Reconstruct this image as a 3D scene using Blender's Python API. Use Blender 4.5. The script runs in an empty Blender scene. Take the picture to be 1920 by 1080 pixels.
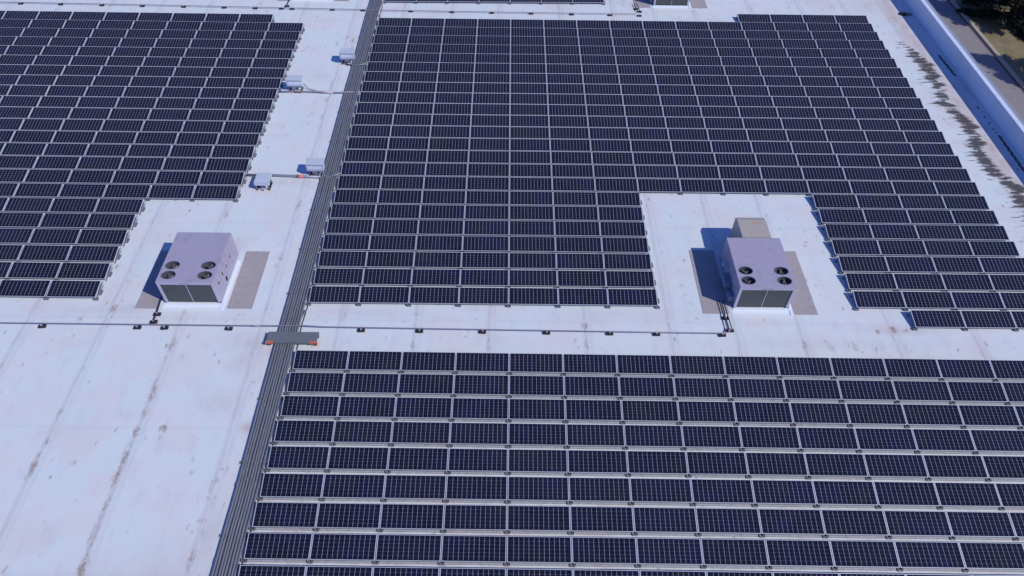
import bpy, bmesh, math, random
import numpy as np
from mathutils import Vector, Matrix
random.seed(7); np.random.seed(7)
S = bpy.context.scene
COL = S.collection

# ------------------------------------------------------------------ camera, sky, sun, exposure
cam = bpy.data.cameras.new('camera'); co = bpy.data.objects.new('camera', cam); COL.objects.link(co)
cam.sensor_width = 36.0; cam.lens = 1357.04 / 1920 * 36; cam.clip_start = 0.5; cam.clip_end = 2000
r_ = Vector((0.99993275, 0.00240008, 0.01134579)); u_ = Vector((-0.00935069, 0.7455472, 0.66638723)); f_ = Vector((0.00685944, 0.66644851, -0.74551951))
m = Matrix((r_, u_, -f_)).transposed().to_4x4(); m.translation = Vector((10.4650, -53.7465, 29.2679))
co.matrix_world = m; S.camera = co

SUN_DIR = Vector((0.95, -0.50, 1.0)).normalized()          # towards the sun
W = bpy.data.worlds.new('World'); S.world = W; W.use_nodes = True
nt = W.node_tree; nt.nodes.clear()
sky = nt.nodes.new('ShaderNodeTexSky'); sky.sky_type = 'NISHITA'; sky.sun_disc = False
sky.sun_elevation = math.asin(SUN_DIR.z); sky.sun_rotation = math.atan2(SUN_DIR.x, SUN_DIR.y)
sky.ozone_density = 3.0; sky.air_density = 1.0; sky.dust_density = 0.3; sky.altitude = 200
bg = nt.nodes.new('ShaderNodeBackground'); bg.inputs[1].default_value = 0.10
wo = nt.nodes.new('ShaderNodeOutputWorld'); tn = nt.nodes.new('ShaderNodeMix'); tn.data_type = 'RGBA'; tn.blend_type = 'MULTIPLY'; tn.inputs[0].default_value = 1; tn.inputs[7].default_value = (.50, .70, 1.30, 1)
nt.links.new(sky.outputs[0], tn.inputs[6]); nt.links.new(tn.outputs[2], bg.inputs[0]); nt.links.new(bg.outputs[0], wo.inputs[0])
sl = bpy.data.lights.new('sun', 'SUN'); sl.energy = 3.25; sl.angle = math.radians(0.5); sl.color = (1.0, 0.975, 0.85)
so = bpy.data.objects.new('sun', sl); COL.objects.link(so); so.rotation_euler = SUN_DIR.to_track_quat('Z', 'Y').to_euler(); so.location = (60, -40, 60)
S.view_settings.view_transform = 'Standard'; S.view_settings.look = 'None'; S.view_settings.gamma = 1.0
S.view_settings.exposure = 0.05; S.view_settings.use_curve_mapping = False

# ------------------------------------------------------------------ materials
def mat(name):
    M = bpy.data.materials.new(name); M.use_nodes = True
    return M, M.node_tree, M.node_tree.nodes['Principled BSDF']
def N(t, kind, **kw):
    n = t.nodes.new(kind)
    for k, v in kw.items():
        if k == 'op': n.operation = v
        elif k.startswith('i'): n.inputs[int(k[1:])].default_value = v
        else: setattr(n, k, v)
    return n
def L(t, a, b): t.links.new(a, b)
def mth(t, op, a, b=None, c=None):
    n = t.nodes.new('ShaderNodeMath'); n.operation = op
    for k, v in enumerate((a, b, c)):
        if v is None: continue
        if isinstance(v, (int, float)): n.inputs[k].default_value = v
        else: t.links.new(v, n.inputs[k])
    return n.outputs[0]
def mixc(t, fac, a, b, blend='MIX'):
    n = t.nodes.new('ShaderNodeMix'); n.data_type = 'RGBA'; n.blend_type = blend
    for i, v in ((0, fac), (6, a), (7, b)):
        if isinstance(v, (int, float)): n.inputs[i].default_value = v
        elif isinstance(v, tuple): n.inputs[i].default_value = (*v, 1)
        else: t.links.new(v, n.inputs[i])
    return n.outputs[2]
def ramp(t, x, a, b):
    n = t.nodes.new('ShaderNodeMapRange'); n.interpolation_type = 'SMOOTHSTEP'
    t.links.new(x, n.inputs[0]); n.inputs[1].default_value = a; n.inputs[2].default_value = b
    return n.outputs[0]
def noise(t, vec, scale, detail=4, rough=.55):
    n = t.nodes.new('ShaderNodeTexNoise'); n.inputs['Scale'].default_value = scale; n.inputs['Detail'].default_value = detail
    n.inputs['Roughness'].default_value = rough; t.links.new(vec, n.inputs['Vector']); return n.outputs[0]
def pos(t, s=(1, 1, 1), off=(0, 0, 0)):
    g = t.nodes.new('ShaderNodeNewGeometry'); mp = t.nodes.new('ShaderNodeMapping')
    mp.inputs['Scale'].default_value = s; mp.inputs['Location'].default_value = off
    t.links.new(g.outputs['Position'], mp.inputs['Vector']); return mp.outputs[0]
def simple(name, col, rough=.6, metal=0., var=.12, vs=3., dirt=None, da=.3):
    M, t, b = mat(name)
    n1 = noise(t, pos(t), vs); f = mth(t, 'MULTIPLY_ADD', n1, 2 * var, 1 - var)
    c = N(t, 'ShaderNodeVectorMath', operation='SCALE'); c.inputs[0].default_value = col; L(t, f, c.inputs[3])
    out = c.outputs[0]
    if dirt:
        d = ramp(t, noise(t, pos(t, off=(9, 4, 2)), vs * 1.7, 6), .5, .72)
        out = mixc(t, mth(t, 'MULTIPLY', d, da), out, dirt)
    L(t, out, b.inputs['Base Color']); b.inputs['Roughness'].default_value = rough; b.inputs['Metallic'].default_value = metal
    return M

ROOFC = (.625, .68, .72)
# roof membrane
M_ROOF, t, b = mat('roof_membrane')
a1 = N(t, 'ShaderNodeAttribute', attribute_name='dirt'); a2 = N(t, 'ShaderNodeAttribute', attribute_name='mold'); a3 = N(t, 'ShaderNodeAttribute', attribute_name='wash')
big = noise(t, pos(t), .33, 3); fine = noise(t, pos(t, (1, .8, 1)), 5.5, 7, .7); med = noise(t, pos(t, (1.3, .45, 1), (3, 7, 0)), 1.5, 5)
c = mixc(t, ramp(t, big, .42, .62), ROOFC, (.65, .67, .71))
c = mixc(t, mth(t, 'MULTIPLY', ramp(t, noise(t, pos(t, off=(20, 5, 0)), .45, 5), .44, .62), .75), c, (.66, .63, .66))
c = mixc(t, mth(t, 'MULTIPLY', ramp(t, med, .5, .75), .35), c, (.52, .51, .62))
c = mixc(t, mth(t, 'MULTIPLY', ramp(t, fine, .60, .80), .28), c, (.40, .37, .44))
# lap seams every few metres
sx = N(t, 'ShaderNodeAttribute', attribute_name='seam')
c = mixc(t, mth(t, 'MULTIPLY', sx.outputs['Fac'], mth(t, 'MULTIPLY_ADD', fine, .5, .05)), c, (.33, .31, .40))
wsh = mth(t, 'MULTIPLY', a3.outputs['Fac'], mth(t, 'MULTIPLY_ADD', med, .9, .25))
c = mixc(t, wsh, c, (.50, .40, .40))
dn = noise(t, pos(t, (1.6, .8, 1), (1, 2, 0)), 4.2, 6, .7)
d1 = ramp(t, mth(t, 'MULTIPLY', a1.outputs['Fac'], mth(t, 'MULTIPLY_ADD', dn, 4.2, -1.35)), .12, .95)
c = mixc(t, mth(t, 'MULTIPLY', d1, .72), c, (.27, .175, .135))
mn = noise(t, pos(t, (1., 2.3, 1), (5, 2, 0)), 3.4, 6, .72)
m1 = ramp(t, mth(t, 'MULTIPLY', a2.outputs['Fac'], mth(t, 'MULTIPLY_ADD', mn, 3.0, -.38)), .22, .72)
c = mixc(t, mth(t, 'MULTIPLY', m1, .9), c, (.040, .032, .033))
a4 = N(t, 'ShaderNodeAttribute', attribute_name='bounce_glow'); c = mixc(t, mth(t, 'MULTIPLY', ramp(t, a4.outputs['Fac'], .1, .95), .9), c, (.78, .83, .93))  # soft glow of reflected sunlight painted into the membrane colour
L(t, c, b.inputs['Base Color']); b.inputs['Roughness'].default_value = .62; b.inputs['Specular IOR Level'].default_value = .25
bp = N(t, 'ShaderNodeBump'); bp.inputs['Strength'].default_value = .4; bp.inputs['Distance'].default_value = .03; L(t, noise(t, pos(t), 1.1, 6), bp.inputs['Height']); L(t, bp.outputs[0], b.inputs['Normal'])

# solar cells (UV: u across 12 cells, v across 6)
M_CELL, t, b = mat('solar_cells')
uv = N(t, 'ShaderNodeUVMap'); sp = N(t, 'ShaderNodeSeparateXYZ'); L(t, uv.outputs[0], sp.inputs[0])
cu = mth(t, 'MULTIPLY', mth(t, 'ADD', sp.outputs[0], -.012), 12 / .976); cv = mth(t, 'MULTIPLY', mth(t, 'ADD', sp.outputs[1], -.022), 6 / .956)
fx = mth(t, 'ABSOLUTE', mth(t, 'SUBTRACT', mth(t, 'FRACT', cu), .5)); fy = mth(t, 'ABSOLUTE', mth(t, 'SUBTRACT', mth(t, 'FRACT', cv), .5))
gx = mth(t, 'GREATER_THAN', fx, .466); gy = mth(t, 'GREATER_THAN', fy, .480)
dia = mth(t, 'GREATER_THAN', mth(t, 'ADD', fx, fy), .905)
lx = mth(t, 'MAXIMUM', gx, dia)
inx = mth(t, 'MULTIPLY', mth(t, 'GREATER_THAN', cu, .3), mth(t, 'LESS_THAN', cu, 11.7))
iny = mth(t, 'MULTIPLY', mth(t, 'GREATER_THAN', cv, .06), mth(t, 'LESS_THAN', cv, 5.94))
lin = mth(t, 'MULTIPLY', mth(t, 'MULTIPLY', lx, inx), iny)
cid = N(t, 'ShaderNodeCombineXYZ'); L(t, mth(t, 'FLOOR', cu), cid.inputs[0]); L(t, mth(t, 'FLOOR', cv), cid.inputs[1])
oi = N(t, 'ShaderNodeObjectInfo'); L(t, mth(t, 'MULTIPLY', oi.outputs['Random'], 90), cid.inputs[2])
wn = N(t, 'ShaderNodeTexWhiteNoise'); L(t, cid.outputs[0], wn.inputs[0])
base = mixc(t, wn.outputs[0], (.0062, .0074, .021), (.0098, .0112, .030))
base = mixc(t, mth(t, 'MULTIPLY', ramp(t, oi.outputs['Random'], .55, 1.), .5), base, (.015, .014, .034))
patch = ramp(t, noise(t, pos(t), 1.15, 3), .52, .72)
base = mixc(t, mth(t, 'MULTIPLY', patch, .75), base, (.016, .016, .022))
base = mixc(t, mth(t, 'MULTIPLY', ramp(t, noise(t, pos(t, off=(4, 9, 0)), .7, 3), .5, .7), .6), base, (.012, .010, .050))
# fingers: thin pale busbar bands running along the row
bb = mth(t, 'GREATER_THAN', mth(t, 'ABSOLUTE', mth(t, 'SUBTRACT', mth(t, 'FRACT', mth(t, 'MULTIPLY', cv, 3)), .5)), .46)
base = mixc(t, mth(t, 'MULTIPLY', bb, .10), base, (.20, .21, .30))
base = mixc(t, mth(t, 'MULTIPLY', mth(t, 'MULTIPLY', gy, iny), .42), base, (.26, .27, .36))
base = mixc(t, mth(t, 'MULTIPLY', lin, .66), base, (.40, .41, .50))
dust = ramp(t, noise(t, pos(t, off=(1, 1, 5)), 9, 5), .55, .8)
base = mixc(t, mth(t, 'MULTIPLY', dust, .03), base, (.4, .36, .36))
L(t, base, b.inputs['Base Color']); b.inputs['Roughness'].default_value = .22; b.inputs['IOR'].default_value = 1.33
b.inputs['Specular IOR Level'].default_value = .35

M_ALU = simple('anodised_aluminium', (.55, .56, .64), .42, .15, .10, 2.)
M_FOOT = simple('mount_bracket', (.16, .16, .19), .6, .2, .25, 9)
M_RAIL = simple('galvanised_rail', (.30, .31, .38), .5, .4, .15, 4)
M_TRAY = simple('tray_sheet', (.40, .40, .45), .5, .1, .20, 3.5, (.26, .25, .28), .7)
M_LAV = simple('painted_unit_casing', (.365, .325, .435), .5, 0, .05, 1.2, (.24, .21, .28), .35)
M_LAV2 = simple('painted_casing_edge', (.46, .43, .55), .5, 0, .06, 3)
M_COIL, t, b = mat('condenser_coil')
wv = N(t, 'ShaderNodeTexWave'); wv.inputs['Scale'].default_value = 9; wv.bands_direction = 'X'; L(t, pos(t), wv.inputs['Vector'])
c = mixc(t, wv.outputs['Fac'], (.06, .065, .065), (.115, .12, .12)); c = mixc(t, ramp(t, noise(t, pos(t), 2.2, 4), .4, .7), c, (.085, .082, .095)); L(t, c, b.inputs['Base Color']); b.inputs['Roughness'].default_value = .6; b.inputs['Metallic'].default_value = .3
M_DARK = simple('dark_interior', (.022, .02, .026), .8)
M_BLADE = simple('fan_blade', (.12, .11, .14), .5, .3)
M_BLACK = simple('black_rubber', (.022, .020, .030), .8, 0, .3, 12)
M_PAD = simple('walkway_mat', (.355, .312, .33), .9, 0, .10, 2.5, (.25, .20, .22), .4)
M_CURB = simple('clean_membrane', (.72, .77, .88), .6, 0, .05, 2)
M_WHITE = simple('sealant_patch', (.66, .63, .64), .8, 0, .25, 9, (.42, .36, .32), .6)
M_COND = simple('emt_conduit', (.215, .215, .245), .45, .35, .18, 2.2)
M_STRAP = simple('strut_strap', (.19, .18, .17), .6, .2, .35, 14)
M_PIPE = simple('painted_gas_pipe', (.24, .22, .29), .5, .1, .15, 2)
M_REDP = simple('red_coupling', (.62, .18, .17), .6, 0, .15, 8)
M_PINK = simple('faded_pink_paint', (.50, .40, .47), .6, 0, .1, 8)
M_ORNG = simple('orange_paint', (.56, .14, .09), .6, 0, .15, 10)
M_DECK, t, b = mat('grated_deck')
wv = N(t, 'ShaderNodeTexWave'); wv.inputs['Scale'].default_value = 6; wv.bands_direction = 'X'; L(t, pos(t), wv.inputs['Vector'])
c = mixc(t, wv.outputs['Fac'], (.16, .175, .19), (.21, .225, .24)); L(t, c, b.inputs['Base Color']); b.inputs['Roughness'].default_value = .6; b.inputs['Metallic'].default_value = .3
M_BOXM = simple('enclosure_paint', (.49, .53, .62), .45, 0, .06, 3)
M_BOXD = simple('enclosure_seam', (.20, .23, .32), .5, 0, .1, 3)
M_DUCT = simple('sheet_metal_duct', (.43, .385, .345), .55, .1, .08, 1.6, (.42, .36, .34), .5)
M_RUST = simple('rust_streak', (.50, .26, .21), .8, 0, .25, 7)
M_PARA = simple('parapet_membrane', (.66, .70, .82), .6, 0, .05, .6, (.45, .47, .60), .3)
M_COPE = simple('metal_coping', (.70, .73, .86), .4, .1, .05, 2)
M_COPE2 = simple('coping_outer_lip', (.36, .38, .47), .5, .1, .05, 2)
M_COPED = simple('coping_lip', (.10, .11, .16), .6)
M_WALL = simple('precast_wall', (.42, .41, .42), .85, 0, .1, .8)
M_ROAD = simple('asphalt', (.245, .215, .23), .9, 0, .08, 1.2, (.21, .185, .19), .5)
M_KERB = simple('kerb_concrete', (.40, .33, .31), .85, 0, .15, 2.5)
M_GUT = simple('dark_gutter_concrete', (.13, .10, .10), .9, 0, .15, 2)  # dark concrete for the strip between road and kerb
M_GRASS, t, b = mat('dry_grass')
c = mixc(t, ramp(t, noise(t, pos(t), .6, 6, .7), .35, .7), (.18, .145, .08), (.28, .22, .13)); c = mixc(t, ramp(t, noise(t, pos(t), 14, 4), .5, .75), c, (.13, .12, .055)); L(t, c, b.inputs['Base Color']); b.inputs['Roughness'].default_value = .95
M_LEAF, t, b = mat('conifer_needles')
at = N(t, 'ShaderNodeAttribute', attribute_name='tone'); c = mixc(t, at.outputs['Fac'], (.010, .017, .012), (.055, .062, .040)); L(t, c, b.inputs['Base Color']); b.inputs['Roughness'].default_value = .9; b.inputs['Specular IOR Level'].default_value = .15
M_BARK = simple('bark', (.09, .065, .05), .95, 0, .3, 8)

# ------------------------------------------------------------------ mesh helpers
class MB:
    def __init__(s): s.v = []; s.f = []; s.m = []; s.uv = None; s.mats = []; s.tone = None
    def mi(s, m):
        if m not in s.mats: s.mats.append(m)
        return s.mats.index(m)
    def face(s, pts, m):
        n = len(s.v); s.v += [tuple(p) for p in pts]; s.f.append(tuple(range(n, n + len(pts)))); s.m.append(s.mi(m)); return s
    def box(s, a, b_, m, M=None):
        x0, y0, z0 = a; x1, y1, z1 = b_
        P = [Vector(p) for p in ((x0, y0, z0), (x1, y0, z0), (x1, y1, z0), (x0, y1, z0), (x0, y0, z1), (x1, y0, z1), (x1, y1, z1), (x0, y1, z1))]
        if M is not None: P = [M @ p for p in P]
        n = len(s.v); s.v += [tuple(p) for p in P]; k = s.mi(m)
        for f in ((3, 2, 1, 0), (4, 5, 6, 7), (0, 1, 5, 4), (1, 2, 6, 5), (2, 3, 7, 6), (3, 0, 4, 7)):
            s.f.append(tuple(n + i for i in f)); s.m.append(k)
        return s
    def tube(s, pts, r, m, seg=8, cap=True):
        pts = [Vector(p) for p in pts]; k = s.mi(m); rings = []
        for i, p in enumerate(pts):
            d = (pts[min(i + 1, len(pts) - 1)] - pts[max(i - 1, 0)]).normalized()
            a = d.cross(Vector((0, 0, 1)) if abs(d.z) < .95 else Vector((1, 0, 0))).normalized(); c = a.cross(d)
            rr = r[i] if isinstance(r, (list, tuple)) else r
            n = len(s.v); s.v += [tuple(p + rr * (math.cos(2 * math.pi * j / seg) * a + math.sin(2 * math.pi * j / seg) * c)) for j in range(seg)]; rings.append(n)
        for q in range(len(pts) - 1):
            for j in range(seg):
                s.f.append((rings[q] + j, rings[q] + (j + 1) % seg, rings[q + 1] + (j + 1) % seg, rings[q + 1] + j)); s.m.append(k)
        if cap:
            s.f.append(tuple(rings[0] + j for j in range(seg))[::-1]); s.m.append(k); s.f.append(tuple(rings[-1] + j for j in range(seg))); s.m.append(k)
        return s
    def mesh(s, name, smooth=False):
        me = bpy.data.meshes.new(name); me.from_pydata(s.v, [], s.f)
        for m_ in s.mats: me.materials.append(m_)
        me.polygons.foreach_set('material_index', s.m)
        if smooth: me.polygons.foreach_set('use_smooth', [True] * len(s.f))
        if s.uv: 
            l = me.uv_layers.new(name='UVMap'); flat = [c for p in s.uv for c in p]; l.data.foreach_set('uv', flat)
        if s.tone:
            a = me.attributes.new('tone', 'FLOAT', 'POINT'); a.data.foreach_set('value', s.tone)
        me.update(); return me
    def obj(s, name, parent=None, loc=(0, 0, 0), rz=0, smooth=False):
        o = bpy.data.objects.new(name, s.mesh(name, smooth)); COL.objects.link(o); o.parent = parent; o.location = loc; o.rotation_euler = (0, 0, rz); return o
def thing(name, label, cat, loc=(0, 0, 0), rz=0, group=None):
    o = bpy.data.objects.new(name, None); COL.objects.link(o); o.location = loc; o.rotation_euler = (0, 0, rz); o.empty_display_size = .2
    return tag(o, label, cat, group)
def tag(o, label, cat, group=None):
    o['label'] = label; o['category'] = cat
    if group: o['group'] = group
    return o
def struct(o): o['kind'] = 'structure'; return o
def dup(root, loc, rz, label, group=None):
    r = root.copy(); COL.objects.link(r); r.location = loc; r.rotation_euler = (random.gauss(0, .0022), random.gauss(0, .0008), rz); r['label'] = label
    if group: r['group'] = group
    for ch in list(root.children):
        c_ = ch.copy(); COL.objects.link(c_); c_.parent = r
        for g in list(ch.children):
            d = g.copy(); COL.objects.link(d); d.parent = c_
    return r

# ------------------------------------------------------------------ ground outside the building
GZ = -7.0
g = MB(); g.face([(-400, -400, GZ), (400, -400, GZ), (400, 500, GZ), (-400, 500, GZ)], M_GRASS); struct(g.obj('ground'))
g = MB(); g.face([(44.55, -300, GZ + .004), (56.95, -300, GZ + .004), (56.95, 300, GZ + .004), (44.55, 300, GZ + .004)], M_ROAD); struct(g.obj('road'))
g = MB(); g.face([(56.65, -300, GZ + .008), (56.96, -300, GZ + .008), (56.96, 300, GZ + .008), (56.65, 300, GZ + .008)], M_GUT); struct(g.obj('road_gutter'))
g = MB(); g.box((56.96, -300, GZ - .2), (57.30, 300, GZ + .15), M_KERB); struct(g.obj('kerb'))

# ------------------------------------------------------------------ building with its roof
bld = thing('warehouse_building', 'large flat roofed building with stained white membrane roof and low parapet along its right edge', 'building')
X0, X1, Y0, Y1, ST = -40.0, 44.1, -52.0, 14.0, .08
nx = int(round((X1 - X0) / ST)) + 1; ny = int(round((Y1 - Y0) / ST)) + 1
gx_ = np.linspace(X0, X1, nx); gy_ = np.linspace(Y0, Y1, ny); GX, GY = np.meshgrid(gx_, gy_)
dirt = np.zeros_like(GX); mold = np.zeros_like(GX); wash = np.zeros_like(GX); bounce_glow = np.zeros_like(GX); seam = np.zeros_like(GX)
def blob(A, x, y, sx_, sy_, a=1., slant=0.):
    i0, i1 = max(0, int((x - 3 * sx_ - X0) / ST) - 2), min(nx, int((x + 3 * sx_ - X0) / ST) + 3)
    j0, j1 = max(0, int((y - 3 * sy_ - Y0) / ST) - 2), min(ny, int((y + 3 * sy_ - Y0) / ST) + 3)
    if i0 >= i1 or j0 >= j1: return
    dx = GX[j0:j1, i0:i1] - x - slant * (GY[j0:j1, i0:i1] - y); dy = GY[j0:j1, i0:i1] - y
    A[j0:j1, i0:i1] = np.maximum(A[j0:j1, i0:i1], a * np.exp(-.5 * ((dx / sx_) ** 2 + (dy / sy_) ** 2)))
R = random.Random(3)
SEAMS = [-34.6, -30.5, -26.5, -22.4, -18.3, -14.3, -10.32, -6.42, -2.2, 1.78, 5.74, 9.56, 14.53, 18.9, 22.3, 25.65, 30.4, 34.6, 38.4, 41.6]
for sx0 in SEAMS:
    seam = np.maximum(seam, np.exp(-.5 * ((GX - sx0) / .07) ** 2)); seam = np.maximum(seam, .5 * np.exp(-.5 * ((GX - sx0 - .28) / .07) ** 2))
    y = -50.
    while y < 13:
        y += R.expovariate(1 / 1.1)
        blob(dirt, sx0 + R.gauss(0, .07), y, R.uniform(.05, .09), R.uniform(.10, .42), R.uniform(.2, .62))
for yy in (-36.4, -43.1, -29.9, -22.7, 1.1, -14.2, 6.5): seam = np.maximum(seam, .35 * np.exp(-.5 * ((GY - yy) / .06) ** 2))
for _ in range(1500):
    x_, y_ = R.uniform(-32, 44), R.uniform(-46, 8); blob(dirt, x_, y_, R.uniform(.035, .07), R.uniform(.05, .16), R.uniform(.4, 1.1))
for _ in range(260):
    x_, y_ = R.uniform(-32, 44), R.uniform(-46, 8)
    for k in range(R.randint(2, 5)): blob(dirt, x_ + R.gauss(0, .12), y_ + R.gauss(0, .35), R.uniform(.04, .12), R.uniform(.06, .2), R.uniform(.3, .75))
for _ in range(90): blob(wash, R.uniform(-14, 44), R.uniform(-46, 8), R.uniform(.2, .9), R.uniform(.15, .6), R.uniform(.15, .4))
for x, y, a_, sy_ in [(-6.40, -34.4, .9, .55), (-6.38, -35.6, .8, .3), (-6.44, -36.6, 1, .25), (-6.5, -37.9, .9, .7), (-6.55, -38.9, 1, .4), (-6.5, -40.2, .7, .8), (-6.5, -41.5, .8, .6), (-6.44, -42.9, 1.3, .5), (-5.28, -36.45, 1.4, .14), (-5.3, -36.9, .6, .15),
                       (-6.35, -31.6, .9, .35), (-10.35, -38.4, 1, .5), (-10.3, -35.5, .7, .2), (-10.3, -37.2, .7, .3), (-8.67, -38.2, .8, .12), (-10.16, -29.3, 1., .2), (-11.65, -30., .8, .15), (-6.4, -29.5, .7, .12), (-2.2, -42.4, .8, .4), (-2.0, -39.8, .5, .4),
                       (14.53, -30.2, 1.2, .16), (9.56, -29.5, .7, .1), (5.71, -29.5, .7, .1), (14.53, -31.45, .7, .3), (9.53, -31.55, .6, .3), (5.74, -31.6, .7, .3), (3.77, -31.7, .6, .15), (30.57, -30.25, 1.5, .16), (29.7, -30.4, 1., .12), (31.2, -30.3, .8, .12), (25.65, -31.4, .9, .3), (26.96, -31.4, .6, .3), (28.2, -31.4, .7, .3), (29.2, -31.5, .6, .3), (30.8, -31.5, .6, .3),
                       (-9.57, -20.7, .7, .12), (-6.22, -21.85, .6, .3), (-4.79, -7.6, .5, .2), (-1.7, -1.9, .9, .5), (-1.6, -3.0, .8, .3), (-2.9, -2.5, .7, .4), (-2.3, -8.2, .7, .5), (-2.35, -10., .7, .4), (-2.3, -12., .5, .4), (-2.1, -21, .7, .5), (-4.7, -13.3, .6, .2), (-2.1, -23.6, .5, .3), (-9.75, -26.9, .5, .1), (20.0, -27.3, .7, .15), (20.1, -27.9, .6, .12), (20.3, -28.6, .6, .12), (20.4, -29.6, .6, .1), (20.1, -26.2, .5, .12)]:
    blob(dirt, x, y, .13, sy_, a_)
for x, y, sx_, sy_, a_ in [(-2.2, -31.5, 1.1, .45, .5), (-2.6, -32.4, .5, .7, .35), (-1.45, -36.35, .22, .2, 1.), (-3., -43., 1.6, .8, .4), (-5.5, -43.2, 1.5, .5, .3), (-1.6, -41.5, .3, 1.3, .5), (31., -30.3, 1.6, .25, .6), (29., -31.2, 5., .3, .3), (16., -29.4, 3., .3, .3), (-10., -29.4, 3., .25, .35), (40.6, 4.8, 1.6, 1., .5), (36.8, 5., 1.5, 1., .3), (-1.0, -31.9, .6, .3, .6), (3., -29.4, 2.5, .25, .35), (-3., -9., .6, .2, .5), (-3., -18.9, 1.5, .3, .5),
                              (-8.9, -29.2, .5, .25, .6), (-4.9, -24.4, .4, .5, .4)]:
    blob(wash, x, y, sx_, sy_, a_)
for ux, uy in ((-7.57, -28.85), (22.5, -28.85), (22.5, 4.27), (-7.57, 4.72)):  # painted bounce light along the front of each unit
    for k in range(15): blob(bounce_glow, ux + .1 + k * .2, uy - .25, .16, .17, 1.); blob(bounce_glow, ux + .1 + k * .2, uy - .5, .25, .22, .5)
for k in range(70):     # pinkish band of dirt by the parapet
    y = 6 - k * .42; blob(wash, 42.35 + R.gauss(0, .12), y, .5, .5, R.uniform(.8, 1.15))
    if R.random() < .7: blob(wash, 41.4 + R.gauss(0, .3), y, .5, .2, R.uniform(.1, .5))
for rr_ in range(0, 10):
    for k in range(52):
        blob(wash, .2 + k * .85 + R.gauss(0, .2), -33.16 - rr_ * 1.331 - .12 + R.gauss(0, .04), R.uniform(.15, .5), .16, R.uniform(.15, .75) * (.45 + .06 * rr_))
y = -.9                  # dark mould in tiger stripes
heavy = [(-3.0, .45), (-9.6, .3), (-11.7, .4), (-7.3, .3), (-4.2, .6), (-5.3, .5), (-6.3, .4), (-8.6, .25), (-10.8, .3), (-12.6, .55), (-14.2, .45), (-15.9, .6), (-17.2, .4), (-18.6, .6), (-20.0, .5)]
while y > -24:
    y -= R.uniform(.28, .46)
    cx_ = 41.7 + .28 * math.sin(y * .9) + R.gauss(0, .14)
    h = max([math.exp(-.5 * ((y - yy) / w_) ** 2) for yy, w_ in heavy])
    blob(mold, cx_, y, R.uniform(.25, .5), R.uniform(.06, .10), .55 + .7 * h)
    if R.random() < .75: blob(mold, cx_ + R.uniform(.1, .4), y + .12, R.uniform(.12, .25), R.uniform(.08, .14), .4 + .75 * h)
    if h > .6: blob(mold, cx_ + .05, y, R.uniform(.3, .45), .2, 1.05 * h)
    if R.random() < .7: blob(mold, cx_ - .75 + R.gauss(0, .12), y - .1, .28, .055, R.uniform(.3, .62))
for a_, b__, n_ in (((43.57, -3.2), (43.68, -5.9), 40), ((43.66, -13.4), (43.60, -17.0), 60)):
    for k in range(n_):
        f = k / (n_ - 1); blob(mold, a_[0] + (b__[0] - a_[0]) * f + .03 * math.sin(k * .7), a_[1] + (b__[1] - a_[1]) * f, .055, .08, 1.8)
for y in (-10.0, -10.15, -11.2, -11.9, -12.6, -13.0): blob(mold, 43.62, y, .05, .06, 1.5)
blob(wash, 43.75, -7.6, .15, .8, .7)
me = bpy.data.meshes.new('roof')
me.vertices.add(nx * ny); V = np.stack([GX.ravel(), GY.ravel(), np.zeros(nx * ny)], 1).astype(np.float32); me.vertices.foreach_set('co', V.ravel())
ii = np.arange(nx * ny).reshape(ny, nx); Q = np.stack([ii[:-1, :-1], ii[:-1, 1:], ii[1:, 1:], ii[1:, :-1]], -1).reshape(-1, 4)
nq = len(Q); me.loops.add(nq * 4); me.loops.foreach_set('vertex_index', Q.ravel().astype(np.int32)); me.polygons.add(nq)
me.polygons.foreach_set('loop_start', np.arange(0, nq * 4, 4, dtype=np.int32)); me.update(calc_edges=True)
for nm, A in (('dirt', dirt), ('mold', mold), ('wash', wash), ('bounce_glow', bounce_glow), ('seam', seam)):
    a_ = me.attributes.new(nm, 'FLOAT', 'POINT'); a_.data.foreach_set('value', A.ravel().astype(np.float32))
me.materials.append(M_ROOF)
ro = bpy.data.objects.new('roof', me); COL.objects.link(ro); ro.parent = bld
HP = 1.17
p = MB(); p.box((44.1, Y0, -.4), (44.5, Y1, HP), M_PARA); par = p.obj('parapet', bld)
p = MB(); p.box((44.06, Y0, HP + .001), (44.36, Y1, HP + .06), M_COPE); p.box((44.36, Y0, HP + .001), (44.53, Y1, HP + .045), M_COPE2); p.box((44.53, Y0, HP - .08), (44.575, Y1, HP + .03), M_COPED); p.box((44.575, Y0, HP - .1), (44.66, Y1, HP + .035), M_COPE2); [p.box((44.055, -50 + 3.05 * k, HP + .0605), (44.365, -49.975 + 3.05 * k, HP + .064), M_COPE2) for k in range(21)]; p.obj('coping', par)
w = MB(); w.box((X0, Y0, GZ), (44.5, Y1, -.41), M_WALL); w.obj('wall', bld)

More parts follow.
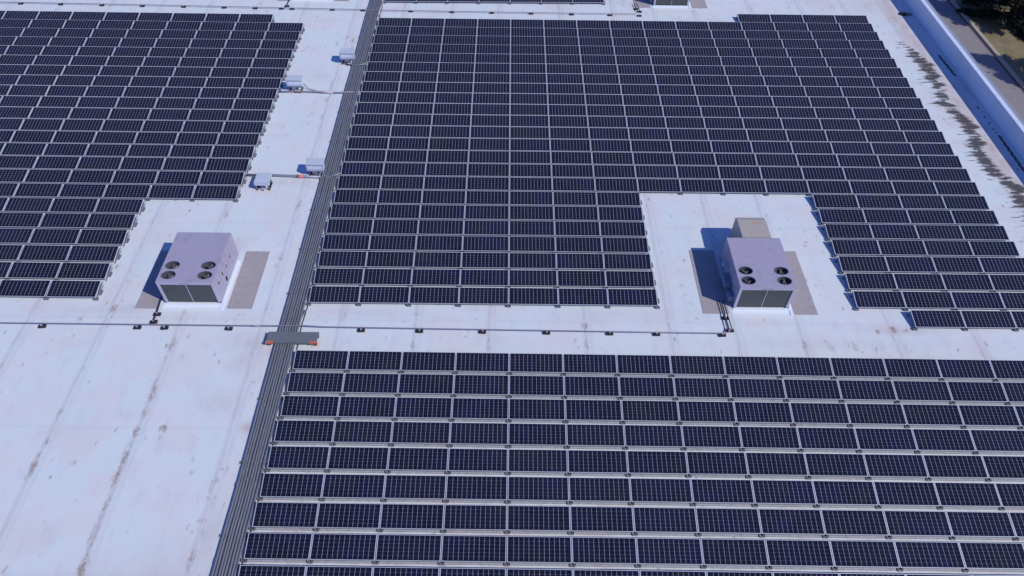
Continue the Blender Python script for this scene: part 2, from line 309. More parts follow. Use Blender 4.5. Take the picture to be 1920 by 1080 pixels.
# ------------------------------------------------------------------ solar panels
TILT = .19; ZL = .17; PW, PL = 2.625, 1.02
ct, st = math.cos(TILT), math.sin(TILT)
def T(x, s, h=0.):       # x along the row, s up the slope, h above the slope
    return (x, s * ct - h * st, ZL + s * st + h * ct)
def slab(mb, x0, x1, s0, s1, h0, h1, m_):
    P = [T(x0, s0, h0), T(x1, s0, h0), T(x1, s1, h0), T(x0, s1, h0), T(x0, s0, h1), T(x1, s0, h1), T(x1, s1, h1), T(x0, s1, h1)]
    n = len(mb.v); mb.v += P; k = mb.mi(m_)
    for f in ((3, 2, 1, 0), (4, 5, 6, 7), (0, 1, 5, 4), (1, 2, 6, 5), (2, 3, 7, 6), (3, 0, 4, 7)): mb.f.append(tuple(n + i for i in f)); mb.m.append(k)
FX, FY = .031, .022
def frame_mb(mb):
    slab(mb, .006, PW, 0, FY, -.04, 0, M_ALU); slab(mb, .006, PW, -.006, -.0005, -.062, -.006, M_RAIL); slab(mb, .006, PW, PL - FY, PL, -.04, 0, M_ALU)
    slab(mb, .006, .006 + FX, FY, PL - FY, -.04, 0, M_ALU); slab(mb, PW - FX, PW, FY, PL - FY, -.04, 0, M_ALU)
def cell_mb(mb):
    P = [T(.006 + FX, FY, -.006), T(PW - FX, FY, -.006), T(PW - FX, PL - FY, -.006), T(.006 + FX, PL - FY, -.006)]
    mb.face(P, M_CELL); mb.uv = (mb.uv or []) + [(0, 0), (1, 0), (1, 1), (0, 1)]
    return mb
def foot_mb(mb, x):      # bracket under the low edge, sticking out a little in front
    mb.box((x - .06, -.11, .0), (x + .12, .10, .03), M_RAIL); mb.box((x - .11, -.09, .0), (x - .06, .03, ZL - .06), M_FOOT); mb.box((x + .07, -.09, .03), (x + .10, .03, ZL - .06), M_FOOT); mb.box((x - .06, -.075, .03), (x + .07, -.065, ZL - .06), M_FOOT); mb.box((x - .04, -.085, .035), (x + .05, -.076, ZL - .07), M_RAIL)
def leg_mb(mb, x):       # taller support under the high edge
    y = PL * ct; zt = ZL + PL * st
    mb.box((x - .05, y - .14, 0), (x + .05, y + .02, .03), M_FOOT); mb.box((x - .02, y - .09, .03), (x + .02, y - .03, zt - .07), M_RAIL)
mf = MB(); frame_mb(mf); FRAME = mf.mesh('frame'); CELL = cell_mb(MB()).mesh('cell_sheet')
mm = MB(); foot_mb(mm, 0); FOOT = mm.mesh('mount_foot'); mm = MB(); leg_mb(mm, 0); LEG = mm.mesh('rear_leg')
mm = MB(); slab(mm, PW + .012, PW + .045, -.05, PL, -.16, -.10, M_RAIL); mm.box((PW + .03, .28, .0), (PW + .14, .60, .075), M_FOOT); mm.box((PW + .005, .0, .015), (PW + .03, .95, .05), M_RAIL); SIDE = mm.mesh('side_rail')
mm = MB(); mm.box((.14, -.075, .001), (PW - .13, .12, .070), M_TRAY); mm.box((.14, -.002, .0705), (PW - .13, .1, .10), M_RAIL); TRAY = mm.mesh('wind_tray')
def part(name, me_, parent, loc=(0, 0, 0)):
    o = bpy.data.objects.new(name, me_); COL.objects.link(o); o.parent = parent; o.location = loc; return o
def proto(right, last=False, tray=False):
    r = thing('solar_panel', 'x', 'solar panel', group='solar panels in rows on the roof')
    part('frame', FRAME, r); part('cell_sheet', CELL, r); part('mount_foot', FOOT, r); part('rear_leg', LEG, r)
    if tray: part('wind_tray', TRAY, r)
    if right:
        part('side_rail', SIDE, r)
        if last: part('mount_foot', FOOT, r, (PW, 0, 0))
    return r
ordn = ['', 'first', 'second', 'third', 'fourth', 'fifth', 'sixth', 'seventh', 'eighth', 'ninth', 'tenth', 'eleventh', 'twelfth', 'thirteenth', 'fourteenth', 'fifteenth', 'sixteenth', 'seventeenth']
BL = {'A': (-5.7887, .3396, -.0034, 2.676, 1.3193), 'B': (0, 0, 0, 2.64, 1.3128), 'C': (.0211, -33.1645, -.0066, 2.6486, 1.331), 'D': (.06, 4.12, .012, 2.61, 1.32)}
cells = []
for r in range(0, 23):
    right = -1 if r == 0 else (0 if r <= 16 else -2)
    for i in range(-14, right):
        k = right - i
        if r <= 16: lb = 'blue solar panel, %s from right in %s row above the left block\'s step' % (ordn[k], ordn[17 - r] if r >= 0 and 17 - r < 18 else 'far')
        else: lb = 'blue solar panel, %s from right in %s front row of the left block\'s lower step' % (ordn[k], ordn[23 - r])
        cells.append(('A', i, r, i == right - 1, lb))
for r in range(-1, 24):
    rng = range(11, 15) if r == -1 else (range(0, 15) if r <= 15 else (list(range(0, 7)) + list(range(11, 15)) if r < 23 else range(12, 15)))
    for i in rng:
        if 0 <= r <= 15: lb = 'blue solar panel, %s from left, %s row above the middle block\'s notch' % (ordn[i + 1], ordn[16 - r])
        elif r > 15 and i < 7: lb = 'blue solar panel, %s from left, %s row from front of middle block\'s left leg' % (ordn[i + 1], ordn[23 - r])
        elif r == 23: lb = 'blue solar panel, %s from left in stepped front row beyond the right rooftop unit' % ordn[i - 11]
        elif r == -1: lb = 'blue solar panel, %s from left in short farthest row of middle block' % ordn[i - 10]
        else: lb = 'blue solar panel, %s from left, %s row below notch, right of the rooftop unit' % (ordn[i - 10], ordn[r - 15])
        cells.append(('B', i, r, (i == 14 and r < 16) or (i == 6 and r > 15), lb))
for r in range(0, 10):
    for i in range(0, 17):
        cells.append(('C', i, r, i == 16, 'blue solar panel, %s from left, %s row from back of the nearest large block' % (ordn[i + 1], ordn[r + 1])))
for r in (0, -1, -2):
    for i in range(0, 7): cells.append(('D', i, r, i == 6, 'blue solar panel, %s from left in the farthest block at the top edge' % ordn[i + 1]))
CL = Vector((10.4650, -53.7465, 29.2679))
def place(bk, i, r):
    ox, oy, yw, w_, p_ = BL[bk]; x = i * w_; y = -r * p_
    return Vector((ox + x * math.cos(yw) - y * math.sin(yw), oy + x * math.sin(yw) + y * math.cos(yw), 0)), yw
def px(P):
    v = P - CL; z = v.dot(f_); return 960 + 1357.04 * v.dot(r_) / z, 540 - 1357.04 * v.dot(u_) / z, z
info = []
for c_ in cells:
    P, yw = place(*c_[:3]); mid = P + Vector((1.31, .5, .25)); x, y, z = px(mid)
    xa, ya, _ = px(P + Vector((0.1, .1, .2))); xb, yb, _ = px(P + Vector((2.5, .9, .35)))
    vis = max(0, min(1920, max(xa, xb)) - max(0, min(xa, xb))) * max(0, min(1080, max(ya, yb)) - max(0, min(ya, yb)))
    info.append((vis / (1 + 0), z, c_, P, yw))
order = sorted(range(len(info)), key=lambda k: (-(1 if info[k][0] > 30 else 0), info[k][1]))
chosen = set(order[:300])
PROTO = {}
rest = MB(); rest.uv = []
def add_mesh(dst, me_, M_):
    n = len(dst.v); dst.v += [tuple(M_ @ v.co) for v in me_.vertices]; ms = [dst.mi(x) for x in me_.materials]
    ul = me_.uv_layers.active
    for pl in me_.polygons:
        dst.f.append(tuple(n + v for v in pl.vertices)); dst.m.append(ms[pl.material_index])
        dst.uv += [tuple(ul.data[li].uv) if ul else (0, 0) for li in pl.loop_indices]
for k, (a_, z_, c_, P, yw) in enumerate(info):
    if k in chosen:
        last = (c_[0], c_[2]) in (('A', 16), ('A', 22), ('B', 22), ('B', 23), ('B', 15), ('C', 9)); key = (c_[3], last and c_[3], c_[0] == 'C')
        if key not in PROTO:
            src = PROTO[key] = proto(*key); src.location = P; src.rotation_euler = (0, 0, yw); src['label'] = c_[4]
        else: dup(PROTO[key], P, yw, c_[4])
    elif z_ > 0:
        M_ = Matrix.Translation(P) @ Matrix.Rotation(yw, 4, 'Z')
        for me_ in (FRAME, CELL, FOOT, LEG) + ((SIDE,) if c_[3] else ()) + ((TRAY,) if c_[0] == 'C' else ()): add_mesh(rest, me_, M_)
        if c_[3]: add_mesh(rest, FOOT, M_ @ Matrix.Translation((PW, 0, 0)))
o = rest.obj('distant_solar_panels'); o['kind'] = 'stuff'; tag(o, 'remaining farther dark blue solar panels filling the back rows of the roof', 'solar panels')

# ------------------------------------------------------------------ rooftop units
UW, UD, UH = 2.92, 3.68, 1.62
FANS = [(.52, .50), (.52, 1.20), (2.40, .50), (2.40, 1.20)]; RX, RY = .37, .285
def ring(cx, cy, z, rx, ry, n=28): return [(cx + rx * math.cos(2 * math.pi * k / n), cy + ry * math.sin(2 * math.pi * k / n), z) for k in range(n)]
def unit(label, loc, duct):
    u = thing('rooftop_unit', label, 'air conditioner', loc, 0, 'rooftop air conditioning units')
    mb = MB(); zt = UH
    # walls: back, right, left, front posts and lip
    mb.box((0, .06, .10), (.03, UD, zt - .002), M_LAV); mb.box((UW - .03, .06, .10), (UW, UD, zt - .002), M_LAV); mb.box((.03, UD - .03, .10), (UW - .03, UD, zt - .002), M_LAV)
    mb.box((0, 0, .0), (.14, .06, zt - .2), M_LAV2); mb.box((UW - .14, 0, .0), (UW, .06, zt - .2), M_LAV2); mb.box((0, 0, zt - .2), (UW, .06, zt - .002), M_LAV2)
    mb.box((1.15, -.006, zt - .15), (1.75, 0, zt - .06), M_LAV)
    mb.box((.03, .06, .02), (UW - .03, UD - .03, .1), M_DARK)
    # top sheet with four round openings
    ys = [0.0, .86, 1.56]; k = mb.mi(M_LAV)
    def rect(x0, y0, x1, y1): mb.face([(x0, y0, zt), (x1, y0, zt), (x1, y1, zt), (x0, y1, zt)], M_LAV)
    cellsx = [(.10, .94), (1.98, 2.82)]; cellsy = [(.14, .85), (.85, 1.56)]
    rect(.06 - .06, 0, UW, .14); rect(0, .14, .10, 1.56); rect(.94, .14, 1.98, 1.56); rect(2.82, .14, UW, 1.56); rect(0, 1.56, UW, UD)
    for (cx, cy) in FANS:
        x0, x1 = cellsx[0] if cx < 1.5 else cellsx[1]; y0, y1 = cellsy[0] if cy < .85 else cellsy[1]
        n = 28; A = ring(cx, cy, zt, RX, RY, n); O = []
        for j in range(n):
            dx, dy = A[j][0] - cx, A[j][1] - cy
            tt = min([((x1 - cx) / dx) if dx > 1e-6 else 1e9, ((x0 - cx) / dx) if dx < -1e-6 else 1e9, ((y1 - cy) / dy) if dy > 1e-6 else 1e9, ((y0 - cy) / dy) if dy < -1e-6 else 1e9])
            O.append((cx + dx * tt, cy + dy * tt, zt))
        for j in range(n):
            q = (j + 1) % n; mb.face([A[j], O[j], O[q], A[q]], M_LAV)
        # corner fills
        for (qx, qy) in ((x0, y0), (x1, y0), (x1, y1), (x0, y1)):
            best = sorted(range(n), key=lambda j: (O[j][0] - qx) ** 2 + (O[j][1] - qy) ** 2)[:2]
            a_, b2 = best; mb.face([O[a_], O[b2], (qx, qy, zt)], M_LAV)
    mb.box((0, 2.0, zt), (UW, 2.012, zt + .006), M_LAV2)
    mb.box((UW, 1.6, .15), (UW + .008, 1.62, zt - .05), M_BOXD); mb.box((UW, 2.7, .15), (UW + .008, 2.72, zt - .05), M_BOXD); mb.box((UW, .5, .9), (UW + .02, .58, 1.05), M_DARK); mb.box((UW, 1.2, .85), (UW + .02, 1.26, 1.1), M_DARK); mb.box((UW, 1.35, .25), (UW + .03, 1.5, .5), M_DARK)
    mb.box((UW - .02, -.02, 0), (UW + .02, .08, .1), M_FOOT); mb.box((-.02, -.02, 0), (.04, .08, .1), M_FOOT)
    for yy in (.9, 2.2, 3.1): mb.box((UW, yy, .2), (UW + .006, yy + .012, zt - .1), M_BOXD)
    for yy in (1.85, 2.55): mb.box((UW + .001, yy, .8), (UW + .03, yy + .05, .98), M_FOOT)
    for xx in (.97, 1.95): mb.box((xx, 2.02, zt + .0005), (xx + .01, UD - .02, zt + .005), M_LAV2)
    mb.box((.0, 2.9, .3), (-.012, 2.92, zt - .1), M_BOXD)
    mb.obj('casing', u)
    for x0, x1 in ((.14, 1.46), (1.49, UW - .14)):
        q = MB(); q.box((x0, .035, .06), (x1, .065, zt - .2), M_COIL); q.obj('condenser_coil', u)
    q = MB(); q.box((1.46, .02, .06), (1.49, .07, zt - .2), M_LAV2); q.obj('coil_divider', u)
    q = MB(); q.box((-.03, -.16, .0), (UW + .03, 0 - .03, .03), M_CURB); q.box((UW + .03, -.5, 0), (UW + .2, UD - .6, .03), M_CURB); q.obj('curb', u)
    for (cx, cy) in FANS:
        q = MB(); A = ring(cx, cy, zt + .012, RX + .03, RY + .025); B = ring(cx, cy, zt + .012, RX - .01, RY - .01); D = ring(cx, cy, zt - .34, RX - .03, RY - .02); A0 = ring(cx, cy, zt + .001, RX + .03, RY + .025)
        n = 28
        for j in range(n):
            k2 = (j + 1) % n; q.face([A[j], A[k2], B[k2], B[j]], M_BOXD); q.face([B[j], B[k2], D[k2], D[j]], M_BLADE); q.face([A0[j], A0[k2], A[k2], A[j]], M_BOXD)
        q.face(D, M_DARK)
        fan = q.obj('fan', u)
        q = MB()
        for kk in range(5):
            a_ = kk * 2 * math.pi / 5 + cx; pts = []
            for rr, da, dz in ((.07, -.35, -.02), (.31, -.22, -.03), (.31, .35, .05), (.07, .3, .03)):
                pts.append((cx + rr * 1.1 * math.cos(a_ + da), cy + rr * .85 * math.sin(a_ + da), zt - .2 + dz))
            q.face(pts, M_BLADE)
        q.tube([(cx, cy, zt - .26), (cx, cy, zt - .11)], .085, M_BLADE, 12); q.obj('fan_blades', fan)
    if duct:
        q = MB(); x0, x1, ya, yb = .86, 2.44, UD + .01, UD + 1.72
        zt2 = 1.68; prof = [(ya, .25), (ya, zt2), (yb - .35, zt2), (yb, zt2 - .14), (yb, 0.0), (yb - .55, 0.0)]
        for s_, xx in ((0, x0), (1, x1)):
            pts = [(xx, y_, z2) for y_, z2 in prof]; q.face(pts if s_ == 0 else pts[::-1], M_DUCT)
        for j in range(len(prof)):
            a_, b2 = prof[j], prof[(j + 1) % len(prof)]; q.face([(x0, *a_), (x1, *a_), (x1, *b2), (x0, *b2)], M_DUCT)
        q.box((x0 - .012, yb - .37, zt2 + .0055), (x1 + .012, yb - .35, zt2 + .014), M_LAV2); q.box((x0 - .01, ya + .2, zt2 + .001), (x1 + .01, ya + .22, zt2 + .012), M_LAV2)
        dd = q.obj('supply_duct', u)
        for rx0, rx1, ry0, ry1 in ((x0 + .65, x1 - .25, yb - .66, yb - .52), (x0 + .35, x0 + .85, ya + .26, ya + .33), (x1 - .5, x1 - .12, ya + .25, ya + .31)):
            q = MB(); nn = 22; rs = random.Random(int(rx0 * 100)); q.face([((rx0 + rx1) / 2 + (rx1 - rx0) / 2 * math.cos(a_) * rs.uniform(.75, 1.1), (ry0 + ry1) / 2 + (ry1 - ry0) / 2 * math.sin(a_) * rs.uniform(.5, 1.2), zt2 + .004) for a_ in [2 * math.pi * j / nn for j in range(nn)]], M_RUST); q.obj('rust_mark', dd)
        q = MB(); q.box((-.36, 1.0, .3), (-.005, 1.9, .7), M_BOXD); q.box((-.28, .3, .1), (-.005, .75, .55), M_BOXD); q.box((-.3, 2.3, .75), (-.005, 2.5, .95), M_BOXM); q.obj('intake_hood', u)
    return u
unit('grey lavender rooftop air conditioner left of the conduit bundle, with two tan mats', (-7.57, -28.85, 0), False)
unit('grey lavender rooftop air conditioner with attached duct, in the notch of the middle panels', (22.50, -28.85, 0), True)
unit('rooftop air conditioner cut off by the top edge, right of the farthest panels', (22.50, 4.27, 0), True)
unit('rooftop air conditioner just beyond the top edge, left of the conduit bundle', (-7.57, 4.72, 0), False)
for (x0, x1, y0, y1, lb) in [(-9.07, -7.85, -29.27, -25.0, 'tan walkway mat on the shaded left side of the left rooftop unit'), (-4.26, -2.94, -29.23, -25.0, 'tan walkway mat on the sunlit right side of the left rooftop unit'),
                             (20.83, 22.22, -29.28, -24.57, 'tan walkway mat on the shaded left side of the right rooftop unit'), (25.62, 26.91, -29.29, -24.58, 'tan walkway mat on the sunlit right side of the right rooftop unit'),
                             (20.86, 22.2, 3.86, 8.5, 'tan walkway mat left of the unit at the top edge, by two short pipes'), (25.68, 26.97, 3.9, 8.5, 'tan walkway mat right of the unit at the top edge'),
                             (-8.9, -7.85, 4.27, 8.5, 'tan walkway mat at the top edge left of the cut off left unit'), (-4.2, -3.0, 4.38, 8.5, 'tan walkway mat at the top edge between cut off unit and conduits')]:
    q = MB(); q.box((x0, y0, .002), (x1, y1, .016), M_PAD); tag(q.obj('walkway_mat'), lb, 'mat', 'mats beside the rooftop units')

# ------------------------------------------------------------------ conduit bundle
cb = thing('conduit_bundle', 'long bundle of parallel grey metal conduits running up the roof beside the panels', 'conduits', (0, 0, 0))
for k in range(8):
    q = MB(); pts = []; y = -50.; ph = R.uniform(0, 6)
    while y < 13:
        pts.append((-1.13 + k * .128 + .012 * math.sin(y * .55 + ph) + (.03 * math.exp(-((y + 39.5) / .9) ** 2)) + R.gauss(0, .003), y, .115 + .006 * math.sin(y * .8 + ph * 2))); y += 1.1
    q.tube(pts, .053, M_COND, 10)
    y = -49.5 + (k % 3) * .35 + R.uniform(0, .4)
    while y < 12: q.tube([(-1.13 + k * .128 + .012 * math.sin(y * .55 + ph), y, .117), (-1.13 + k * .128 + .012 * math.sin((y + .2) * .55 + ph), y + .2, .117)], 0.057, M_COND, 10, False); y += 3.35
    q.obj('conduit', cb, smooth=True)
y = -48.2
while y < 12:
    q = MB(); q.box((-1.3, y, 0.), (-.02, y + .12, .062), M_STRAP); q.box((-1.2, y + .03, .160), (-.15, y + .055, .176), M_COND); q.box((-1.34, y - .06, .0), (-1.22, y + .16, .03), M_WHITE); q.box((-.13, y + .02, .06), (-.08, y + .1, .17), M_STRAP); q.obj('strut_support', cb); y += 3.33
q = MB(); pts = [(-.06 + .03 * math.sin(k * 1.3), -50 + k * .6, .05) for k in range(104)]; q.tube(pts, .018, M_BLACK, 6); tag(q.obj('loose_cable'), 'thin black cable lying between the conduit bundle and the panels', 'cable')
q = MB(); q.tube([(-.02, -29.35, .14), (-.1, -29.5, .10), (-.22, -29.9, .06), (-.24, -31.0, .05), (-.2, -33, .05)], .035, M_FOOT, 8); tag(q.obj('cable_drop', smooth=True), 'dark flexible conduit leaving the front left corner of the middle panels', 'conduit')
q = MB(); q.tube([(-.05, 4.3, .14), (-.12, 3.5, .1), (-.2, 2.2, .08), (-.22, .9, .06)], .05, M_PINK, 8); tag(q.obj('cable_drop', smooth=True), 'dusty pink conduit dropping from the farthest panels beside the bundle', 'conduit')

# step-over platform
st_ = thing('crossover_platform', 'low grey step-over platform with orange ends bridging the conduit bundle', 'platform', (0, 0, 0))
q = MB(); q.box((-1.60, -31.60, .24), (.93, -30.98, .285), M_DECK)
for k in range(12): q.box((-1.56 + k * .208, -31.56, .2851), (-1.53 + k * .208, -31.02, .289), M_FOOT)
q.obj('deck', st_)
q = MB(); q.box((-1.62, -31.64, .17), (.95, -31.602, .275), M_DECK); q.box((-1.62, -30.978, .17), (.95, -30.95, .275), M_DECK); q.obj('side_beam', st_)
for x0 in (-1.625, .58):
    q = MB(); q.box((x0, -31.665, .165), (x0 + .38, -31.642, .30), M_ORNG); q.box((x0, -31.642, .2892), (x0 + .38, -31.56, .298), M_ORNG); q.obj('end_marker', st_)
for x0 in (-1.6, .74):
    for y0 in (-31.62, -31.15):
        q = MB(); q.box((x0, y0, .0), (x0 + .17, y0 + .16, .17), M_BLACK); q.obj('foot', st_)
q = MB(); q.box((-1.75, -31.78, .001), (-1.3, -31.3, .012), M_WHITE); q.box((.65, -31.78, .001), (1.1, -31.3, .012), M_WHITE); q.obj('foot_pad', st_)

# ------------------------------------------------------------------ gas pipes and their blocks
def pipe(name, pts, r, m_, lb, coup=()):
    q = MB(); q.tube(pts, r, m_, 10)
    o_ = q.obj(name, smooth=True); tag(o_, lb, 'pipe')
    for (p0, p1, cm) in coup:
        c2 = MB(); c2.tube([p0, p1], r * 1.35, cm, 10); c2.obj('coupling', o_, smooth=True)
    return o_
pipe('gas_pipe', [(-36, -30.36, .14), (-15.5, -30.42, .14), (-3.77, -30.46, .14), (-1.3, -30.47, .16), (.1, -30.48, .2), (1., -30.5, .14), (9.2, -30.58, .14), (15.8, -30.64, .14), (21.75, -30.68, .14)], .029, M_PIPE, 'thin grey pipe crossing the walkway in front of the two rooftop units', [((-2.6, -30.465, .14), (-2.15, -30.465, .14), M_PINK)])
pipe('gas_pipe', [(-36, 3.32, .14), (-16.3, 3.04, .14), (-7.3, 2.84, .14), (2.4, 2.64, .14), (12.2, 2.56, .14), (20.9, 2.56, .14)], .029, M_PIPE, 'thin grey pipe crossing the far walkway near the top edge')
def block_m(m2, sc=1.):
    m2.box((-.18 * sc, -.10, 0), (.18 * sc, .10, .08), M_BLACK); m2.box((-.05, -.12, .085), (.05, .05, .10), M_BLACK); m2.box((-.035, -.035, .1), (.035, .0, .20), M_LAV2); return m2
BLK = block_m(MB()).mesh('pipe_block')
near = [-13.33, -8.46, -7.07, -3.78, 3.01, 6.0, 9.23, 12.52, 15.76, 18.17, 21.55]
nl = ['under the near pipe at far left edge', 'under the near pipe just left of the left unit\'s branch', 'under the near pipe just right of the left unit\'s branch', 'under the near pipe between left unit and conduits',
      'under the near pipe, first right of the conduits', 'under the near pipe, second right of the conduits', 'under the near pipe, third right of the conduits', 'under the near pipe, fourth right of the conduits', 'under the near pipe, fifth right of the conduits', 'under the near pipe, sixth right of the conduits', 'under the right end of the near pipe']
def blk(x, y, lb, rz=0.):
    o_ = bpy.data.objects.new('pipe_block', BLK); COL.objects.link(o_); o_.location = (x, y, 0); o_.rotation_euler = (0, 0, rz + R.gauss(0, .06)); tag(o_, lb, 'support block', 'rubber blocks under the pipes')
for x, l_ in zip(near, nl): blk(x, -30.55 - (x + 13) * .005, 'small black rubber block ' + l_)
far = [-29.71, -26.43, -23.03, -19.7, -16.3, -12.97, -10.41, -8.27, -7.39, -4.07, -1.55, 2.37, 5.73, 9.0, 12.23, 15.55, 18.7, 21.1]
for k, x in enumerate(far):
    if x < -1.6: lb = 'small black block under the far pipe, %s from the left photo edge' % ordn[k + 1]
    else: lb = 'small black block under the far pipe, %s from its right end' % ordn[len(far) - k]
    blk(x, 3.22 - (x + 30) * .0155, lb)
blk(-7.74, -29.68, 'small black rubber block under left unit\'s branch pipe, nearer the unit', .1); blk(-7.75, -30.2, 'small black rubber block under left unit\'s branch pipe, nearer the long pipe', .1)
blk(21.93, -29.6, 'small black rubber block under right unit\'s twin pipes, nearer the unit'); blk(22.02, -30.42, 'small black rubber block under the lower end of right unit\'s twin pipes')
blk(20.95, 3.55, 'small black block under twin pipes of the top edge unit, nearer the unit'); blk(21.2, 3.1, 'small black block under the lower end of the top edge twin pipes')
blk(-7.9, 3.35, 'small black block under the short branch of the cut off left unit')
pipe('branch_pipe', [(-7.85, -28.4, .14), (-7.75, -29.6, .14), (-7.72, -30.44, .14)], .035, M_BLACK, 'short black pipe joining left unit to the long near pipe')
pipe('branch_pipe', [(21.80, -28.4, .11), (21.88, -30.3, .11), (21.75, -30.62, .11)], .028, M_BLACK, 'left one of two short pipes running from the right unit to the near pipe')
pipe('branch_pipe', [(22.02, -28.4, .11), (22.10, -30.3, .11), (21.98, -30.5, .12)], .028, M_BLACK, 'right one of two short pipes running from the right unit to the near pipe', [((21.96, -30.42, .13), (21.9, -30.56, .13), M_REDP)])
pipe('branch_pipe', [(20.85, 4.4, .15), (21.0, 3.0, .15)], .028, M_BLACK, 'left one of two short pipes at the top edge unit')
pipe('branch_pipe', [(21.05, 4.4, .15), (21.2, 3.0, .15)], .028, M_BLACK, 'right one of two short pipes at the top edge unit')
pipe('branch_pipe', [(-7.85, 4.8, .14), (-7.9, 2.95, .14)], .035, M_BLACK, 'short pipe dropping from the cut off left unit to the far pipe')
pipe('cross_conduit', [(-5.85, -9.2, .1), (-4.9, -9.15, .1), (-3.9, -9.15, .1), (-2.2, -9.25, .1), (-.5, -9.25, .18)], .045, M_PIPE, 'grey cross conduit with pink band, the farther of two from left panels to bundle', [((-2.9, -9.22, .1), (-2.0, -9.26, .1), M_PINK)])
o_ = pipe('cross_conduit', [(-5.9, -18.42, .11), (-4.0, -18.42, .11), (-2.5, -18.5, .11), (-1.2, -18.55, .11)], .075, M_RAIL, 'thick grey cross conduit with red band, the nearer of two from left panels to bundle', [((-2.72, -18.49, .11), (-2.3, -18.505, .11), M_REDP)])
pipe('whip_conduit', [(-1.3, -18.0, .35), (-1.1, -18.3, .15), (-.75, -18.65, .14), (-.4, -18.55, .24), (.02, -18.35, .26)], .04, M_RAIL, 'curved grey flexible conduit from near combiner box over the bundle')
pipe('whip_conduit', [(-1.3, -18.2, .30), (-1.2, -18.7, .1), (-1.05, -19.4, .08), (-1.0, -20.4, .14)], .035, M_RAIL, 'curved grey flexible conduit bending down from near combiner box along the bundle')
pipe('whip_conduit', [(-1.6, -5.3, .3), (-1.2, -5.65, .12), (-.7, -5.75, .2), (-.1, -5.6, .22)], .035, M_RAIL, 'curved grey flexible conduit from the farthest combiner box over the bundle')
pipe('whip_conduit', [(-4.2, -8.5, .3), (-3.8, -8.8, .1), (-3.0, -9.1, .1)], .03, M_RAIL, 'curved flexible conduit right of the second farthest combiner box')
pipe('whip_conduit', [(-4.6, -8.9, .3), (-5.0, -9.1, .1), (-5.8, -9.2, .1)], .03, M_RAIL, 'curved flexible conduit left of the second farthest combiner box')
for k, (x0, y0, w_, d_, lb) in enumerate([(-5.75, -18.75, .5, .18, 'whitish sealant smear below the thick cross conduit at the left panels'), (-3.35, -18.85, .4, .2, 'whitish sealant smear in the middle of the thick cross conduit'), (-1.55, -18.85, .5, .2, 'whitish sealant smear below the thick cross conduit near the bundle')]):
    q = MB(); n = 18; rr = random.Random(k); q.face([(x0 + w_ * .5 + w_ * .5 * math.cos(a_) * rr.uniform(.7, 1.1), y0 + d_ * math.sin(a_) * rr.uniform(.6, 1.1), .004) for a_ in [2 * math.pi * j / n for j in range(n)]], M_WHITE); tag(q.obj('sealant_smear'), lb, 'sealant', 'sealant smears')

# ------------------------------------------------------------------ combiner boxes
def cbox(label, loc, style):
    u = thing('combiner_box', label, 'electrical box', loc, 0, 'electrical boxes on stands beside the conduits')
    if style == 0:
        w_, d_, z0, z1 = 1.05, .42, .42, .80
        q = MB(); q.box((-w_ / 2, 0, z0), (w_ / 2, d_, z1), M_BOXM); q.box((-w_ / 2 + .1, -.02, z0 + .14), (w_ / 2 - .1, -.001, z1 - .06), M_COPE); q.obj('enclosure', u)
        q = MB(); q.box((-w_ / 2 - .03, .05, z1 + .035), (w_ / 2 + .03, d_ + .32, z1 + .06), M_BOXM); q.box((-w_ / 2 - .02, .02, z1 + .001), (w_ / 2 + .02, .05, z1 + .034), M_BOXD); q.box((-w_ / 2 + .01, .051, z1 + .001), (w_ / 2 - .01, d_, z1 + .034), M_BOXD); q.obj('sun_shade', u)
        q = MB(); q.box((-.38, .05, .30), (.42, .30, z0 - .002), M_BOXD); q.box((-.2, -.01, .2), (.1, .05, .4), M_PIPE); q.obj('cable_gland_box', u)
        for x in (-.42, .42):
            q = MB(); q.box((x - .03, .1, .03), (x + .03, .16, .30), M_RAIL); q.box((x - .03, .38, .03), (x + .03, .44, .75), M_RAIL); q.box((x - .06, -.06, 0), (x + .06, .5, .03), M_BLACK); q.obj('stand_leg', u)
        for k in range(3):
            x = -.25 + k * .17; q = MB(); q.tube([(x, .1, .32), (x + .03, -.02, .2), (x + .1, -.12, .06), (x + .35, -.22, .05)], .028, M_BLACK, 7); q.obj('cable', u, smooth=True)
    else:
        q = MB(); q.box((-.44, 0.02, .46), (.44, 1.0, .58), M_BOXM); q.face([(-.44, .0, .40), (.44, .0, .40), (.44, .3, .585), (-.44, .3, .585)], M_COPE); q.face([(-.44, .0, .40), (-.44, .3, .585), (-.44, .3, .40)], M_BOXM); q.face([(.44, .0, .40), (.44, .3, .40), (.44, .3, .585)], M_BOXM); q.obj('enclosure', u)
        q = MB(); q.box((-.36, .1, .30), (.36, .6, .459), M_BOXD); q.obj('cable_gland_box', u)
        for x in (-.36, .36):
            q = MB(); q.box((x - .035, .04, .02), (x + .035, .1, .459), M_FOOT); q.box((x - .03, .7, .02), (x + .03, .76, .459), M_FOOT); q.box((x - .07, .0, 0), (x + .07, .8, .02), M_BLACK); q.obj('stand_leg', u)
        q = MB(); q.tube([(0, .2, .32), (.02, -.02, .2), (.05, -.06, .03)], .035, M_FOOT, 8); q.obj('cable', u, smooth=True)
    q = MB(); rr = random.Random(int(loc[0] * 10)); n = 22
    q.face([(.1 + .75 * math.cos(a_) * rr.uniform(.8, 1.1), -.05 + .28 * math.sin(a_) * rr.uniform(.7, 1.15), .005) for a_ in [2 * math.pi * j / n for j in range(n)]], M_WHITE); q.obj('base_sealant', u)
    return u
cbox('grey electrical box on a stand, the farthest one, touching the conduit bundle', (-1.55, -5.35, 0), 0)
cbox('grey electrical box on a stand by the farther cross conduit, near the left panels', (-4.72, -9.0, 0), 0)
cbox('grey electrical box on a stand beside the conduit bundle at the red banded conduit', (-1.52, -18.35, 0), 0)
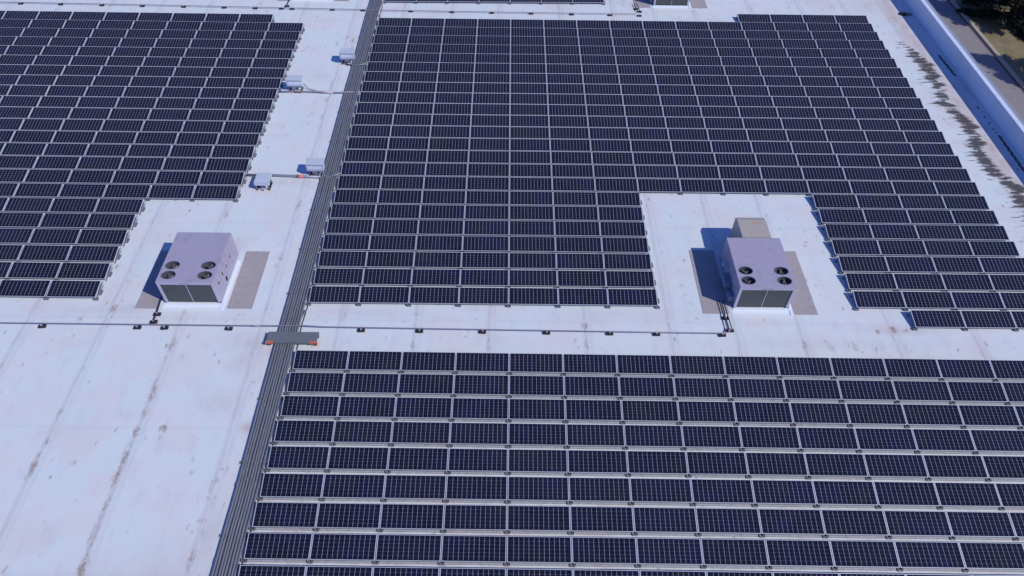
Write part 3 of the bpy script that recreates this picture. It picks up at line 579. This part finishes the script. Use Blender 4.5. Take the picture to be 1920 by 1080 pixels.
cbox('grey box with large sloped lid straddling the thick cross conduit by the left panels', (-4.55, -19.75, 0), 1)

# roof drain
dr = thing('roof_drain', 'black domed roof drain at the shaded strip near the parapet', 'drain', (43.05, 3.3, 0))
q = MB(); A = [ring(0, 0, z_, r1, r1 * .8, 18) for z_, r1 in ((.0, .34), (.03, .34), (.05, .2), (.14, .17), (.19, .09))]
for a_, b2 in zip(A, A[1:]):
    for j in range(18): k2 = (j + 1) % 18; q.face([a_[j], a_[k2], b2[k2], b2[j]], M_BLACK)
q.face(A[-1], M_BLACK); q.obj('strainer_dome', dr)
q = MB(); q.face([(.62 * math.cos(a_) + .25, .36 * math.sin(a_), .004) for a_ in [2 * math.pi * j / 20 for j in range(20)]], M_FOOT); q.obj('sump_ring', dr)

# ------------------------------------------------------------------ conifers outside
def conifer(label, loc, h, rad, seed, n=9000):
    rr = random.Random(seed); u = thing('conifer_tree', label, 'tree', loc, 0, 'dark conifers beyond the road')
    q = MB(); q.tube([(0, 0, -.1), (.05, .02, h * .5), (0, 0, h * .96)], [.22, .13, .03], M_BARK, 8)
    br = []
    for k in range(90):
        f = (k + rr.random()) / 90; z_ = .5 + (h - .7) * f; ln = rad * (1 - f) ** .8 * rr.uniform(.65, 1.15) + .15; a_ = rr.uniform(0, 6.283)
        e = Vector((ln * math.cos(a_), ln * math.sin(a_), z_ - .12 * ln)); br.append((Vector((0, 0, z_ + .1)), e)); q.tube([(0, 0, z_ + .1), tuple(e)], [.035, .008], M_BARK, 4, False)
    q.obj('trunk', u)
    q = MB(); q.tone = []
    for k in range(n):
        a0, e = br[min(89, int(rr.random() ** 1.35 * 90))]; f = rr.uniform(.18, 1.03) ** .7; p_ = a0.lerp(e, f); s_ = .30 * (1.15 - f) + .10
        p_ = p_ + Vector((rr.gauss(0, s_), rr.gauss(0, s_), rr.gauss(0, .10) - .05))
        d1 = Vector((rr.gauss(0, 1), rr.gauss(0, 1), rr.gauss(0, .35))).normalized(); d2 = d1.cross(Vector((rr.gauss(0, .5), rr.gauss(0, .5), 1))).normalized()
        l1 = rr.uniform(.12, .27); l2 = rr.uniform(.035, .085)
        q.face([p_ - d1 * l1, p_ - d2 * l2, p_ + d1 * l1, p_ + d2 * l2], M_LEAF); tn = (rr.random() ** 2.2) * (.3 + .7 * f); q.tone += [tn] * 4
    q.obj('crown', u); return u
conifer('tall dark conifer crown filling the top right corner beyond the kerb', (61.0, 15.7, GZ), 8.2, 4.2, 1, 19000)
conifer('dark conifer at the right edge beyond the dry grass strip', (65.0, 13.4, GZ), 7.5, 3.6, 2, 12000)
conifer('dark conifer out past the top edge, shading the far road', (61.6, 20.5, GZ), 7.4, 3.4, 3)
conifer('taller dark conifer right of the frame whose shadow falls across road and grass', (63.7, 3.9, GZ), 10.2, 3.9, 4, 15000)
conifer('broader dark conifer right of the frame, nearest to the photographer', (64.6, 1.0, GZ), 9.4, 3.9, 5, 13000)
S.render.engine = 'CYCLES'
